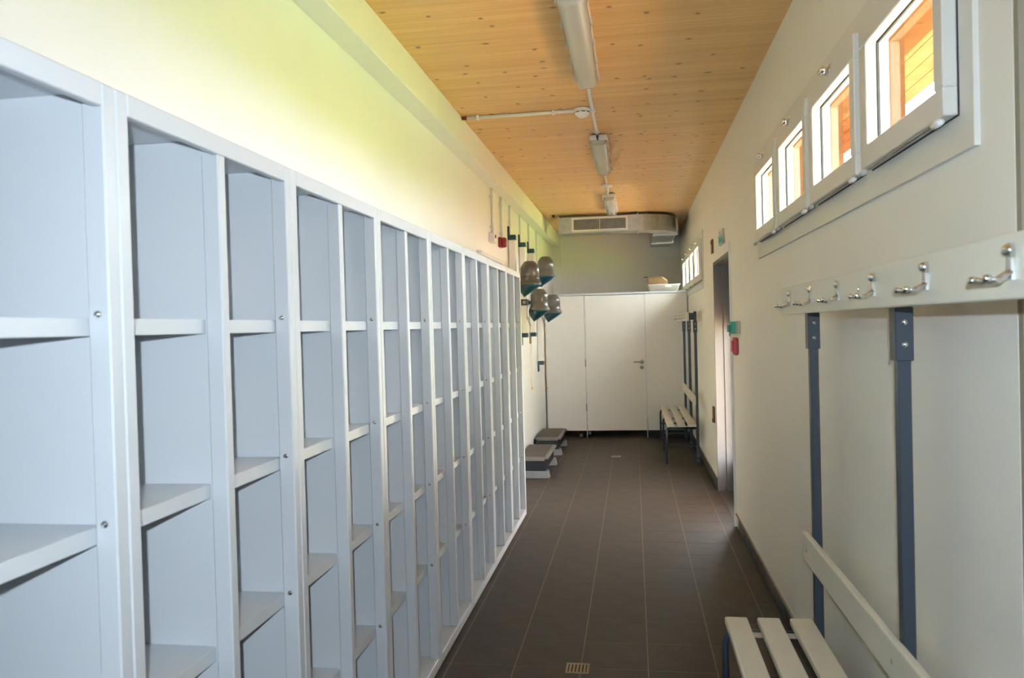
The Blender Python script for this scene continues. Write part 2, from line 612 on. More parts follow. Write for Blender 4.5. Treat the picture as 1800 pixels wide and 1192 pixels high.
# ------------------------------------------------------------------ doorway in the right wall
dr = struct(bpy.data.objects.new('door_1', None), 'grey framed doorway in the right wall')
COL.objects.link(dr)
jm = MB()
jm.box(XW - 0.004, xo, D1[1] - 0.03, D1[1] - 0.0005, 0.0, D1[2] - 0.001)
jm.box(XW + 0.075, xo, D1[1] - 0.045, D1[1] - 0.03, 0.0, D1[2] - 0.001)
jm.build('jamb', 'doorframe', dr)
B(XW - 0.004, xo, D1[0] + 0.0005, D1[0] + 0.03, 0.0, D1[2] - 0.001).build('jamb', 'doorframe', dr)
B(XW - 0.004, xo, D1[0] + 0.03, D1[1] - 0.045, D1[2] - 0.03, D1[2] - 0.001).build('lintel', 'doorframe', dr)
B(XW + 0.0005, xo, D1[0] + 0.031, D1[1] - 0.046, -0.0005, 0.004).build('threshold', 'base_tile', dr)
leaf = thing_part('door_leaf', dr)  # added leaf, glazed only low down to keep light off the upper wall
lf = MB()
a, b, x0, x1 = D1[0] + 0.032, D1[1] - 0.047, XW + 0.165, XW + 0.205
lf.box(x0, x1, a, a + 0.09, 0.008, D1[2] - 0.032)
lf.box(x0, x1, b - 0.09, b, 0.008, D1[2] - 0.032)
lf.box(x0, x1, a + 0.09, b - 0.09, 0.008, 0.30)
lf.box(x0, x1, a + 0.09, b - 0.09, 1.50, D1[2] - 0.032)
leaf.data = lf.mesh('door_leaf', 'doorframe')
B(x0 + 0.018, x0 + 0.026, a + 0.09, b - 0.09, 0.30, 1.50).build('pane', 'tinted_glass', leaf)
MB().tube([(x0, a + 0.05, 1.05), (x0 - 0.05, a + 0.05, 1.05), (x0 - 0.05, a + 0.17, 1.05)], 0.009, 10, 0.02).build('door_handle', 'steel', leaf)
B(XW - 0.018, XW + 0.002, D1[0] - 0.045, D1[0] - 0.033, 0.0, 2.146, bev=0.002, seg=1).build('edge_strip', 'white_plastic', dr)

# ------------------------------------------------------------------ lockers
UNIT, PW = 0.729, 0.035
SHELF_Z = (1.577, 1.209, 0.843, 0.477)
DEP = 0.312
def make_locker():
    root = thing('locker_unit', '', 'locker')
    # local frame: x = 0 front plane (back is -x), y from 0 to UNIT
    def side(y_out, y_in, name):
        m = MB()
        a, b = min(y_out, y_in), max(y_out, y_in)
        m.box(-0.042, 0, a, b, 0.012, 1.985, bev=0.003, seg=1)
        inner = (y_out + 0.012) if y_in > y_out else (y_out - 0.012)
        m.box(-DEP, -0.040, min(y_out, inner), max(y_out, inner), 0.012, 1.984)
        return m.build(name, 'locker', root)
    side(0.001, PW, 'side_panel')
    sp = side(UNIT - 0.001, UNIT - PW, 'side_panel')
    bolt = MB().lathe([(0.001, -0.006), (0.0055, -0.005), (0.007, -0.001), (0.007, 0.0)], (0, 0, 0), 'y', 12).mesh('bolt', 'chrome')
    for z in SHELF_Z:
        obj('bolt', bolt, sp, (-0.022, UNIT - PW, z + 0.006))
    mid = UNIT / 2
    d = MB()
    d.box(-0.040, 0, mid - 0.016, mid + 0.016, 0.061, 1.943, bev=0.003, seg=1)
    d.box(-0.040, -0.0185, mid - 0.016, mid + 0.016, 1.940, 1.975)
    d.box(-DEP + 0.003, -0.038, mid - 0.012, mid + 0.012, 0.061, 1.975)
    d.build('divider', 'locker', root)
    tp = MB()
    tp.box(-0.018, 0, PW, UNIT - PW, 1.943, 1.985, bev=0.002, seg=1)
    tp.box(-DEP, -0.017, 0.013, UNIT - 0.013, 1.976, 1.984)
    tp.build('top_panel', 'locker', root)
    bs = MB()
    bs.box(-0.018, 0, PW, UNIT - PW, 0.014, 0.060, bev=0.002, seg=1)
    bs.box(-DEP, -0.017, 0.013, UNIT - 0.013, 0.050, 0.0595)
    bs.build('base_panel', 'locker', root)
    B(-DEP, -DEP + 0.002, 0.013, UNIT - 0.013, 0.06, 1.975).build('back_panel', 'locker', root)
    B(-DEP, -0.03, 0.004, UNIT - 0.004, 0.0, 0.0135).build('plinth', 'plinth', root)
    shm = {}
    for z in SHELF_Z:
        for s, (a, b) in enumerate(((0.0145, mid - 0.0125), (mid + 0.0125, UNIT - 0.0145))):
            if s not in shm:
                m = MB()
                m.box(-DEP + 0.003, -0.044, a, b, -0.010, 0.0)
                m.box(-0.046, -0.0425, a, b, -0.032, 0.0, bev=0.001, seg=1)
                shm[s] = m.mesh('shelf', 'locker')
            obj('shelf', shm[s], root, (0, 0, z))
    return root
order = ['cut off by the picture edge, nearest of the row',
         'first complete one of the row', 'second complete one of the row', 'third complete one of the row',
         'fourth complete one of the row', 'third from the hair dryers', 'second from the hair dryers',
         'last of the row, next to the hair dryers']
proto = make_locker()
for i in range(8):
    o = proto if i == 0 else copy_tree(proto)
    o.location = (XLF, 1.29 + UNIT * (i - 1), 0)
    o['label'] = 'white steel open locker unit, ' + order[i]
    o['group'] = 'row of open locker units'

# ------------------------------------------------------------------ benches with coat rails
def make_bench():
    root = thing('cloakroom_bench', '', 'bench')
    # local: x = 0 front edge of the seat, +x towards the wall, y centred
    SZ = 0.437
    slat = B(0, 0.082, -1.0, 1.0, SZ - 0.028, SZ, bev=0.006, seg=2).mesh('seat_slat', 'slat')
    for x in (0.0, 0.117, 0.234):
        obj('seat_slat', slat, root, (x, 0, 0))
    # frames: post, bent front leg with arm, stretcher
    post = B(0.315, 0.345, -0.016, 0.016, 0.0, 1.665, bev=0.002, seg=1).mesh('post', 'slate_paint')
    leg = MB().tube([(-0.004, 0, 0.0), (-0.004, 0, SZ - 0.044), (0.314, 0, SZ - 0.044)], 0.0125, 10, 0.05).mesh('leg', 'slate_paint')
    stretcher = MB().tube([(0.004, 0, 0.207), (0.316, 0, 0.207)], 0.0105, 8).mesh('stretcher', 'slate_paint')
    angle = MB()
    angle.box(0.012, 0.300, -0.022, 0.022, -0.0310, -0.0285)
    angle.box(0.012, 0.300, 0.019, 0.022, -0.045, -0.0285)
    angle = angle.mesh('seat_bracket', 'alu')
    sl = MB()
    sl.box(0.308, 0.350, -0.023, 0.023, 1.435, 1.565, bev=0.002, seg=1)
    sleeve = sl.mesh('sleeve', 'slate_paint')
    arm = B(0.2605, 0.3145, -0.018, 0.018, 1.575, 1.650, bev=0.002, seg=1).mesh('rail_arm', 'slate_paint')
    bolt = MB().lathe([(0.001, -0.007), (0.006, -0.006), (0.008, -0.001), (0.008, 0)], (0, 0, 0), 'y', 12).mesh('bolt', 'chrome')
    foot = B(0.309, 0.351, -0.022, 0.022, 0.0, 0.11, bev=0.002, seg=1).mesh('foot_sleeve', 'slate_paint')
    for y in (-0.96, 0, 0.96):
        p = obj('post', post, root, (0, y, 0))
        s = obj('sleeve', sleeve, p)
        obj('foot_sleeve', foot, p)
        for z in (1.475, 1.528, 0.04, 0.088):
            obj('bolt', bolt, p, (0.329, -0.0225, z))
        obj('rail_arm', arm, p)
        obj('leg', leg, root, (0, y, 0))
        obj('stretcher', stretcher, root, (0, y, 0))
    for y in (-0.90, -0.04, 0.90):
        obj('seat_bracket', angle, root, (0, y, SZ))
    # back board
    b = B(0.292, 0.3145, -1.03, 1.03, 0.650, 0.752, bev=0.005, seg=2).build('backrest', 'slat', root)
    scr = MB().lathe([(0.001, -0.003), (0.006, -0.002), (0.007, 0.0)], (0, 0, 0), 'x', 10).mesh('screw', 'chrome')
    for y in (-0.96, 0, 0.96):
        obj('screw', scr, b, (0.292, y, 0.700))
    # coat rail with hooks
    r = B(0.238, 0.260, -1.05, 1.05, 1.562, 1.660, bev=0.004, seg=2).build('coat_rail', 'slat', root)
    for y in (-0.96, 0.02, 0.96):
        obj('screw', scr, r, (0.238, y, 1.612))
    hk = MB()
    hk.prism([(-0.0095, 1.590), (-0.005, 1.598), (0.005, 1.598), (0.0095, 1.590), (0.007, 1.622), (0.011, 1.634), (0.006, 1.644),
              (-0.006, 1.644), (-0.011, 1.634), (-0.007, 1.622)], 'x', 0.232, 0.238)
    hk.lathe([(0.001, -0.009), (0.006, -0.008), (0.0095, -0.003), (0.0105, 0.0)], (0.233, 0.0, 1.634), 'x', 12)
    for s in (-1, 1):
        hk.tube([(0.234, 0.004 * s, 1.602), (0.224, 0.007 * s, 1.594), (0.212, 0.014 * s, 1.589), (0.194, 0.024 * s, 1.592)], 0.0050, 8)
        hk.lathe([(0.001, -0.007), (0.005, -0.005), (0.0065, 0), (0.005, 0.005), (0.001, 0.007)], (0.193, 0.0245 * s, 1.5925), 'x', 8)
    hm = hk.mesh('coat_hook', 'chrome')
    for y in (0.87, 0.54, 0.21, -0.11, -0.44, -0.78):
        obj('coat_hook', hm, r, (0, y, 0))
    return root
bench = make_bench()
bench.location = (0.312, 2.035, 0)
bench['label'] = 'slatted bench with coat-hook rail, large in front under the near windows'
bench['group'] = 'cloakroom benches'
b2 = copy_tree(bench)
b2.location = (0.335, 9.765, 0)
b2['label'] = 'slatted bench with coat-hook rail, small beside the white cubicle panel'

# ------------------------------------------------------------------ cubicle front at the far end
YP = 10.87
cub = thing('cubicle_front', 'white laminate cubicle front with a door across the corridor end', 'cubicle', (0, YP, 0))
XA, XB_, XC, XD = -1.205, -0.655, 0.158, 0.722
B(XA + 0.012, XB_ - 0.010, 0.0, 0.013, 0.10, 1.953).build('panel', 'panel', cub)
door = B(XB_ + 0.004, XC - 0.004, 0.0, 0.013, 0.10, 1.948, bev=0.001, seg=1).build('door', 'panel', cub)
B(XC + 0.010, XD - 0.012, 0.0, 0.013, 0.10, 1.953).build('panel', 'panel', cub)
for x in (XB_ - 0.003, XC + 0.003):
    p = MB()
    p.box(x - 0.006, x + 0.003, -0.004, 0.028, 0.0, 1.953)
    p.build('post', 'alu', cub)
B(XA, XA + 0.012, -0.004, 0.028, 0.0, 1.953).build('post', 'alu', cub)
B(XD - 0.012, XD, -0.004, 0.028, 0.09, 1.953).build('post', 'alu', cub)
B(XA, XD, -0.012, 0.036, 1.954, 1.982, bev=0.003, seg=1).build('top_rail', 'alu', cub)
B(XA, XD, 0.037, 0.60, 1.956, 1.978).build('cubicle_top', 'panel', cub)
hd = MB()
hd.tube([(XC - 0.05, -0.002, 1.032), (XC - 0.05, -0.045, 1.032), (XC - 0.165, -0.045, 1.032)], 0.009, 10, 0.018)
hd.lathe([(0.001, -0.010), (0.024, -0.009), (0.026, 0.0)], (XC - 0.05, 0.0, 1.032), 'y', 18)
hd.build('handle', 'steel', door)
ky = MB().lathe([(0.001, -0.010), (0.022, -0.009), (0.024, 0.0)], (XC - 0.052, 0.0, 0.955), 'y', 18)
ky.box(XC - 0.055, XC - 0.049, -0.012, -0.0095, 0.944, 0.966)
ky.build('keyhole_rose', 'steel', door)
for z in (1.62, 1.03, 0.42):
    hg = MB().lathe([(0.001, -0.05), (0.008, -0.048), (0.008, 0.048), (0.001, 0.05)], (XB_ - 0.004, -0.010, z), 'z', 12)
    if z > 1.5:
        hg.box(XB_ - 0.028, XB_ - 0.006, -0.008, -0.0005, z - 0.045, z + 0.045, bev=0.002, seg=1)
    hg.build('hinge', 'white_plastic' if z > 1.5 else 'steel', door)

# things standing behind / on the cubicle
st = thing('castor_base', 'black five-star castor base showing under the cubicle panel', 'chair base', (-0.86, 11.15, 0))
for k in range(5):
    a = 2 * math.pi * k / 5 + 0.2
    c, s = math.cos(a), math.sin(a)
    l = MB().tube([(0, 0, 0.085), (0.13 * c, 0.13 * s, 0.080), (0.22 * c, 0.22 * s, 0.062)], 0.014, 8).build('spoke', 'black', st)
    MB().lathe([(0.004, -0.018), (0.022, -0.016), (0.024, 0.0), (0.022, 0.016), (0.004, 0.018)], (0.22 * c, 0.22 * s, 0.0245), 'y', 14).build('castor', 'black' if k % 2 else 'step_foot', l)
MB().lathe([(0.03, 0.06), (0.032, 0.11), (0.014, 0.112), (0.014, 0.40)], (0, 0, 0), 'z', 14).build('column', 'black', st)
bx = thing('storage_crate', 'black crate on the floor behind the right cubicle panel', 'crate', (0.48, 11.12, 0))
cr = MB()
cr.prism([(-0.36, 0.0), (0.20, 0.0), (0.23, 0.20), (-0.39, 0.20)], 'y', -0.14, 0.14)
cr.build('body', 'black', bx)
B(-0.405, 0.245, -0.155, 0.155, 0.20, 0.225, bev=0.006).build('rim', 'black', bx)

tub = thing('plastic_tub', 'milky white plastic tub on top of the cubicle by the window', 'tub', (0.42, 11.02, 1.9835))
tb = MB()
def rr(hx, hy, z, r=0.03, n=4):
    out = []
    for cx, cy, a0 in ((hx - r, hy - r, 0), (-hx + r, hy - r, 90), (-hx + r, -hy + r, 180), (hx - r, -hy + r, 270)):
        for k in range(n + 1):
            a = math.radians(a0 + 90 * k / n)
            out.append((cx + r * math.cos(a), cy + r * math.sin(a), z))
    return out
tb.rings([rr(0.19, 0.12, 0.0), rr(0.215, 0.135, 0.082), rr(0.222, 0.142, 0.083), rr(0.222, 0.142, 0.090), rr(0.207, 0.127, 0.090),
          rr(0.185, 0.115, 0.006)])
tb.build('body', 'tub_plastic', tub)
B(0.02, 0.10, -0.147, -0.13, 0.05, 0.066, bev=0.003).build('clip', 'tub_plastic', tub)
cb = thing('cardboard_box', 'flattened brown cardboard box with open end lying in the white tub', 'box', (0.345, 11.02, 2.0745))
def sec(x, h, e):
    # cross-section of the squashed carton in y-z, inset by e
    return [(x, -0.085 + e, 0.0 + e), (x, 0.085 - e, 0.0 + e), (x, 0.085 - e, h - 0.02), (x, 0.06, h - e), (x, -0.06, h - e), (x, -0.085 + e, h - 0.025)]
c = MB()
c.rings([sec(-0.13, 0.112, 0), sec(0.06, 0.110, 0), sec(0.13, 0.062, 0), sec(0.129, 0.061, 0.004), sec(0.06, 0.109, 0.004), sec(-0.129, 0.111, 0.004)],
        smooth=False, closed=True)
c.build('sleeve', 'cardboard', cb)
B(-0.19, -0.131, -0.06, 0.06, 0.106, 0.111).build('flap', 'cardboard', cb)

# ------------------------------------------------------------------ hair dryers on the left wall
def dryer(y, z_top, z_bot, hood_top, cord_end, label):
    root = thing('wall_hair_dryer', label, 'hair dryer', (XL, y, 0), 'wall hair dryers')
    # rail
    B(0.008, 0.076, -0.034, 0.034, z_bot + 0.048, z_top - 0.050, bev=0.008).build('rail', 'white_plastic', root)
    B(0.006, 0.080, -0.037, 0.037, z_top - 0.050, z_top, bev=0.006).build('end_cap', 'teal', root)
    B(0.006, 0.080, -0.037, 0.037, z_bot, z_bot + 0.048, bev=0.006).build('end_cap', 'teal', root)
    B(0.0, 0.018, -0.045, 0.030, z_top - 0.050, z_top + 0.085, bev=0.004).build('wall_bracket', 'teal', root)
    B(0.0, 0.018, -0.045, 0.030, z_bot - 0.085, z_bot + 0.045, bev=0.004).build('wall_bracket', 'teal', root)
    # slider and arm
    rim = hood_top - 0.237
    sl = B(0.004, 0.094, -0.048, 0.048, rim + 0.055, rim + 0.125, bev=0.008).build('slider', 'slate_paint', root)
    MB().lathe([(0.004, -0.072), (0.016, -0.070), (0.018, -0.05), (0.010, -0.046)], (0.05, 0, rim + 0.09), 'y', 12).build('knob', 'steel', sl)
    hx = 0.21
    hood = thing_part('hood', root)
    B(0.092, hx - 0.05, -0.022, 0.022, rim + 0.068, rim + 0.108, bev=0.006).build('arm', 'slate_paint', root)
    h = MB()
    T = hood_top
    h.lathe([(0.002, T), (0.045, T - 0.003), (0.060, T - 0.012), (0.090, T - 0.055), (0.0945, T - 0.070), (0.0945, T - 0.147),
             (0.0925, T - 0.149), (0.0925, T - 0.152), (0.0945, T - 0.154), (0.0945, T - 0.175), (0.100, T - 0.198), (0.113, T - 0.222),
             (0.117, T - 0.237)], (hx, 0, 0), 'z', 28)
    me = h.mesh('hood', 'hood')
    hood.data = me
    nz = MB()
    rings = []
    for k in range(11):
        t = k / 10
        l, r = -0.117 + 0.055 * t * t, 0.117 - 0.179 * t ** 1.15
        if k == 10:
            l, r = -0.066, -0.058
        cx, rad = (l + r) / 2, (r - l) / 2
        ry = min(0.117, rad * (1 + 0.45 * t))
        rings.append([(hx + cx + rad * math.cos(2 * math.pi * q / 24), ry * math.sin(2 * math.pi * q / 24), rim - 0.001 - 0.121 * t) for q in range(24)])
    nz.rings(rings)
    nz.build('nozzle', 'teal', hood)
    # bent steel pull hook and yellow cord
    lv = MB().tube([(0.085, -0.02, rim + 0.06), (0.075, -0.03, rim - 0.05), (0.115, -0.03, rim - 0.165), (0.108, -0.03, rim - 0.172), (0.066, -0.03, rim - 0.055)], 0.004, 8)
    lv.build('pull_hook', 'steel', root)
    if cord_end:
        cz = rim - 0.168
        pts = [(0.108 + 0.006 * math.sin(i * 1.9 + y), -0.03, cz + (cord_end - cz) * i / 9) for i in range(10)]
        cd = MB().tube(pts, 0.0028, 6).build('pull_cord', 'cord', root)
        MB().lathe([(0.002, -0.010), (0.009, -0.008), (0.007, 0.012), (0.002, 0.014)], (pts[-1][0], -0.03, cord_end), 'z', 10).build('toggle', 'cord', cd)
    return root
dryer(7.86, 2.47, 1.43, 2.203, None, 'grey and teal wall hair dryer, nearest one, just past the last locker')
dryer(8.60, 2.47, 1.43, 1.961, 0.87, 'grey and teal wall hair dryer, lower hood in the middle with yellow cord')
dryer(9.34, 2.47, 1.43, 2.374, None, 'grey and teal wall hair dryer with the highest hood')
dryer(10.08, 2.10, 1.055, 1.955, 0.76, 'grey and teal wall hair dryer, farthest one, next to the cubicle panel')

# ------------------------------------------------------------------ conduits and alarms on the left wall
def conduit(y, z0, z1, label, clips=()):
    r = thing('wall_conduit', label, 'conduit', (XL, y, 0), 'vertical wall conduits')
    MB().tube([(0.018, 0, z0), (0.018, 0, z1)], 0.0105, 12).build('pipe', 'conduit', r)
    for z in clips:
        B(0.0, 0.031, -0.024, 0.018, z - 0.009, z + 0.009, bev=0.003, seg=1).build('clip', 'conduit', r)
conduit(6.86, 2.372, 2.771, 'grey conduit on the wall above the white call point', (2.70, 2.43))
conduit(7.36, 2.380, 2.771, 'grey conduit on the wall above the red sounder', (2.70, 2.43))
for y, n in ((7.88, 'first'), (8.60, 'second'), (9.34, 'third')):
    conduit(y, 2.556, 2.771, 'thin conduit feeding the %s hair dryer from the lockers' % n)
conduit(10.10, 2.190, 2.771, 'thin conduit feeding the farthest hair dryer')
cp = thing('call_point', 'small white call point box with a red dot above the lockers', 'call point', (XL, 6.81, 2.285))
B(0, 0.05, -0.045, 0.045, 0, 0.085, bev=0.006).build('box', 'white_plastic', cp)
MB().lathe([(0.017, 0.045), (0.016, 0.056), (0.003, 0.058)], (0, 0.0, 0.055), 'x', 14).build('button', 'red', cp)
sd = thing('fire_alarm_sounder', 'red fire alarm sounder on the wall above the lockers', 'alarm', (XL, 7.30, 2.29))
B(0, 0.03, -0.052, 0.052, 0, 0.095, bev=0.008).build('base', 'red', sd)
MB().lathe([(0.048, 0.029), (0.048, 0.055), (0.040, 0.070), (0.012, 0.074)], (0, 0, 0.0475), 'x', 20).build('horn', 'red', sd)
tk = thing('cable_trunking', 'short beige cable trunking on the wall behind the last lockers', 'trunking', (XL, 6.22, 2.133))
B(0, 0.035, 0.0, 1.08, 0, 0.034, bev=0.002, seg=1).build('channel', 'conduit', tk)
B(0, 0.036, -0.004, 0.0, 0, 0.035).build('end_cap', 'white_plastic', tk)

# ------------------------------------------------------------------ ceiling fittings
XLMP = -0.222
def lamp(y0, label):
    r = thing('ceiling_light', label, 'light fitting', (XLMP, y0, ZC), 'ceiling light fittings')
    LN = 1.235
    B(-0.066, 0.066, 0, LN, -0.045, -0.006, bev=0.012).build('housing', 'conduit', r)
    prof = [(-0.063, -0.046), (-0.060, -0.070), (-0.048, -0.086), (-0.025, -0.092), (0.025, -0.092), (0.048, -0.086), (0.060, -0.070), (0.063, -0.046)]
    m = MB()
    def ring(y, s):
        return [(x * s, y, -0.046 + (z + 0.046) * s) for x, z in prof]
    m.rings([ring(0.012, 0.70), ring(0.02, 0.93), ring(0.04, 1.0), ring(LN - 0.04, 1.0), ring(LN - 0.02, 0.93), ring(LN - 0.012, 0.70)])
    m.build('diffuser', 'diffuser', r)
    for s in (-1, 1):
        MB().tube([(0.025 * s, 0.05, -0.063), (0.025 * s, LN - 0.05, -0.063)], 0.013, 10).build('tube', 'white_plastic', r)
    B(-0.045, 0.045, 0.03, LN - 0.03, -0.0468, -0.0455).build('reflector', 'white_plastic', r)
    cl = B(-0.004, 0.004, -0.012, 0.012, -0.058, -0.030, bev=0.002, seg=1).mesh('clip', 'alu')
    for k in range(5):
        for s in (-1, 1):
            obj('clip', cl, r, (0.0685 * s, 0.08 + k * (LN - 0.16) / 4, 0))
    for yy in (0.25, LN - 0.25):
        B(-0.03, 0.03, yy - 0.012, yy + 0.012, -0.0062, 0.0).build('mount', 'alu', r)
lamp(3.27, 'long fluorescent ceiling light, nearest, at the top edge of the picture')
lamp(5.905, 'fluorescent ceiling light just beyond the smoke detector')
lamp(8.555, 'fluorescent ceiling light in front of the ventilation duct')

cd = thing('ceiling_conduit', 'grey conduit on the ceiling between the two nearer lights', 'conduit', (XLMP - 0.006, 4.505, ZC - 0.012), 'ceiling conduits')
MB().tube([(0, 0, 0), (0, 1.40, 0)], 0.011, 12).build('pipe', 'conduit', cd)
for y in (0.70, 1.27):
    c = MB()
    c.box(-0.020, 0.020, y - 0.010, y + 0.010, -0.016, 0.012, bev=0.003, seg=1)
    c.build('clip', 'conduit', cd)
MB().tube([(0, 1.35, 0.0), (0.0, 1.40, -0.012), (0, 1.415, -0.03)], 0.010, 10).build('gland', 'black', cd)
cd2 = thing('ceiling_conduit', 'grey conduit on the ceiling between the two farther lights', 'conduit', (XLMP - 0.006, 7.14, ZC - 0.012), 'ceiling conduits')
MB().tube([(0, 0, 0), (0, 1.415, 0)], 0.011, 12).build('pipe', 'conduit', cd2)
for y in (0.32, 1.22):
    B(-0.020, 0.020, y - 0.010, y + 0.010, -0.016, 0.012, bev=0.003, seg=1).build('clip', 'conduit', cd2)
pir = thing('motion_sensor', 'small white ceiling sensor on the conduit before the farthest light', 'sensor', (XLMP - 0.006, 7.95, ZC))
MB().lathe([(0.06, -0.024), (0.06, -0.036), (0.050, -0.046), (0.004, -0.048)], (0, 0, 0), 'z', 24).build('body', 'white_plastic', pir)
MB().lathe([(0.028, -0.046), (0.024, -0.060), (0.012, -0.068), (0.002, -0.070)], (0, 0, 0), 'z', 18).build('lens', 'white_plastic', pir)

sm = thing('smoke_detector', 'round white smoke detector on the ceiling', 'smoke detector', (-0.296, 5.205, ZC))
MB().lathe([(0.052, 0.0), (0.054, -0.010), (0.052, -0.020)], (0, 0, 0), 'z', 28).build('base', 'white_plastic', sm)
hdv = MB().lathe([(0.050, -0.0195), (0.050, -0.034), (0.030, -0.052), (0.022, -0.058), (0.004, -0.060)], (0, 0, 0), 'z', 28).build('head', 'white_plastic', sm)
for a in range(8):
    t = a * math.pi / 4 + 0.2
    v = MB()
    v.box(-0.013, 0.013, -0.051, -0.0485, -0.031, -0.026)
    o = v.build('vent', 'dark', hdv)  # dark block in place of a shaded slot
    o.rotation_euler = (0, 0, t)
xc = thing('ceiling_conduit', 'white conduit across the ceiling from the bulkhead to the smoke detector', 'conduit', (0, 5.205, ZC - 0.012), 'ceiling conduits')
MB().tube([(-1.065, 0, 0), (-0.345, 0, 0)], 0.0115, 12).build('pipe', 'white_plastic', xc)
MB().tube([(-1.098, 0, 0), (-1.065, 0, 0)], 0.012, 12).build('sleeve', 'red', xc)
for x in (-0.99, -0.485):
    B(x - 0.009, x + 0.009, -0.020, 0.020, -0.016, 0.012, bev=0.003, seg=1).build('clip', 'white_plastic', xc)

# ------------------------------------------------------------------ ventilation duct
DZ0, DZ1 = 2.722, 2.925
DY0, DY1 = 10.10, 10.38
du = thing('ventilation_duct', 'galvanised ventilation duct with grille hanging under the ceiling', 'duct', (0, 0, 0))
B(-0.905, 0.083, DY0, DY1, DZ0, DZ1).build('straight_duct', 'galv', du)
B(-0.915, -0.905, DY0 - 0.018, DY1 + 0.018, DZ0 - 0.018, DZ1 + 0.018).build('end_plate', 'galv', du)
CX, CY, RI, RO = 0.09, 10.60, 0.20, 0.50
el = MB()
rings = []
for k in range(13):
    a = math.radians(-90 + 90 * k / 12)
    c, s = math.cos(a), math.sin(a)
    rings.append([(CX + RI * c, CY + RI * s, DZ0), (CX + RO * c, CY + RO * s, DZ0), (CX + RO * c, CY + RO * s, DZ1), (CX + RI * c, CY + RI * s, DZ1)])
el.rings(rings, smooth=False)
el.build('elbow', 'galv', du)
B(CX + RI, CX + RO, CY, YB - 0.021, DZ0, DZ1).build('straight_duct', 'galv', du)
def flange(kind, c):
    m = MB()
    e = 0.018
    if kind == 'x':
        for (a, b, z0, z1) in ((DY0 - e, DY1 + e + 0.02, DZ0 - e, DZ0), (DY0 - e, DY1 + e + 0.02, DZ1, DZ1 + e), (DY0 - e, DY0, DZ0, DZ1), (DY1 + 0.001, DY1 + e, DZ0, DZ1)):
            m.box(c - 0.007, c + 0.007, a, b, z0, z1)
    else:
        for (a, b, z0, z1) in ((CX + RI - e, CX + RO + e, DZ0 - e, DZ0), (CX + RI - e, CX + RO + e, DZ1, DZ1 + e), (CX + RI - e, CX + RI, DZ0, DZ1), (CX + RO, CX + RO + e, DZ0, DZ1)):
            m.box(a, b, c - 0.010, c + 0.010, z0, z1)
    m.build('flange', 'chrome' if kind == 'y' else 'galv', du)
flange('x', 0.087)
flange('y', 10.66)
flange('y', 11.75)
gr = thing_part('grille', du)
g = MB()
GX0, GX1, GZ0, GZ1 = -0.745, -0.035, 2.738, 2.915
g.box(GX0, GX1, DY0 - 0.012, DY0 - 0.0005, GZ0, GZ0 + 0.024)
g.box(GX0, GX1, DY0 - 0.012, DY0 - 0.0005, GZ1 - 0.024, GZ1)
g.box(GX0, GX0 + 0.028, DY0 - 0.012, DY0 - 0.0005, GZ0 + 0.024, GZ1 - 0.024)
g.box(GX1 - 0.028, GX1, DY0 - 0.012, DY0 - 0.0005, GZ0 + 0.024, GZ1 - 0.024)
g.box((GX0 + GX1) / 2 - 0.004, (GX0 + GX1) / 2 + 0.004, DY0 - 0.012, DY0 - 0.0005, GZ0 + 0.024, GZ1 - 0.024)
gr.data = g.mesh('grille', 'winframe')
B(GX0 + 0.027, GX1 - 0.027, DY0 - 0.0022, DY0 - 0.0004, GZ0 + 0.023, GZ1 - 0.023).build('shade_backing', 'dark', gr)  # dark sheet painted in for the shade inside the duct
bars = MB()
x = GX0 + 0.040
while x < GX1 - 0.030:
    bars.box(x - 0.0022, x + 0.0022, DY0 - 0.010, DY0 - 0.0025, GZ0 + 0.024, GZ1 - 0.024)
    x += 0.0165
z = GZ0 + 0.040
while z < GZ1 - 0.028:
    bars.box(GX0 + 0.028, GX1 - 0.028, DY0 - 0.007, DY0 - 0.0028, z - 0.0016, z + 0.0016)
    z += 0.0165
bo = bars.build('grille_bars', 'galv', gr)
bo['kind'] = 'stuff'
for x in (-0.86, 0.20, 0.52):
    yy = 10.24 if x < 0.3 else 11.2
    B(x - 0.006, x + 0.006, yy - 0.015, yy + 0.015, DZ1 + 0.0005, ZC).build('hanger', 'galv', du)
B(-0.985, -0.955, 10.05, 10.08, 2.935, ZC - 0.0003, bev=0.004).build('ceiling_anchor', 'black', du)
wp = struct(B(0.20, 0.632, YB - 0.02, YB - 0.0005, 2.585, ZC - 0.001).build('trim_4', 'panel'), 'pale patch board round the duct on the far wall')

# ------------------------------------------------------------------ small fittings on the right wall
gb = thing('door_release', 'green emergency door release box beside the doorway', 'release box', (XW, 5.84, 1.455))
B(-0.050, -0.0005, -0.05, 0.048, 0, 0.088, bev=0.008).build('box', 'green', gb)
B(-0.068, -0.0495, -0.035, 0.035, 0.012, 0.062, bev=0.006).build('push_plate', 'green', gb)
B(-0.054, -0.0495, -0.012, 0.03, -0.018, 0.008, bev=0.002, seg=1).build('seal_tag', 'brown', gb)
gp = thing('clear_cover', 'clear plastic cover plate behind the green release box', 'cover', (XW, 5.71, 1.455))
B(-0.020, -0.0005, -0.07, 0.07, 0.0, 0.090, bev=0.008).build('plate', 'clear_plastic', gp)
rb = thing('fire_call_point', 'red fire alarm call point below the green box', 'call point', (XW, 5.84, 1.300))
B(-0.032, -0.0005, -0.052, 0.05, 0, 0.128, bev=0.014, seg=3).build('box', 'pinkred', rb)
B(-0.044, -0.0315, -0.035, 0.035, 0.024, 0.104, bev=0.005).build('front', 'pinkred', rb)
B(-0.040, -0.0315, 0.020, 0.042, 0.105, 0.122, bev=0.002, seg=1).build('glass_tab', 'white_plastic', rb)
es = thing('emergency_light', 'small green-tinted emergency light above the doorway', 'emergency light', (XW, 6.585, 2.165))
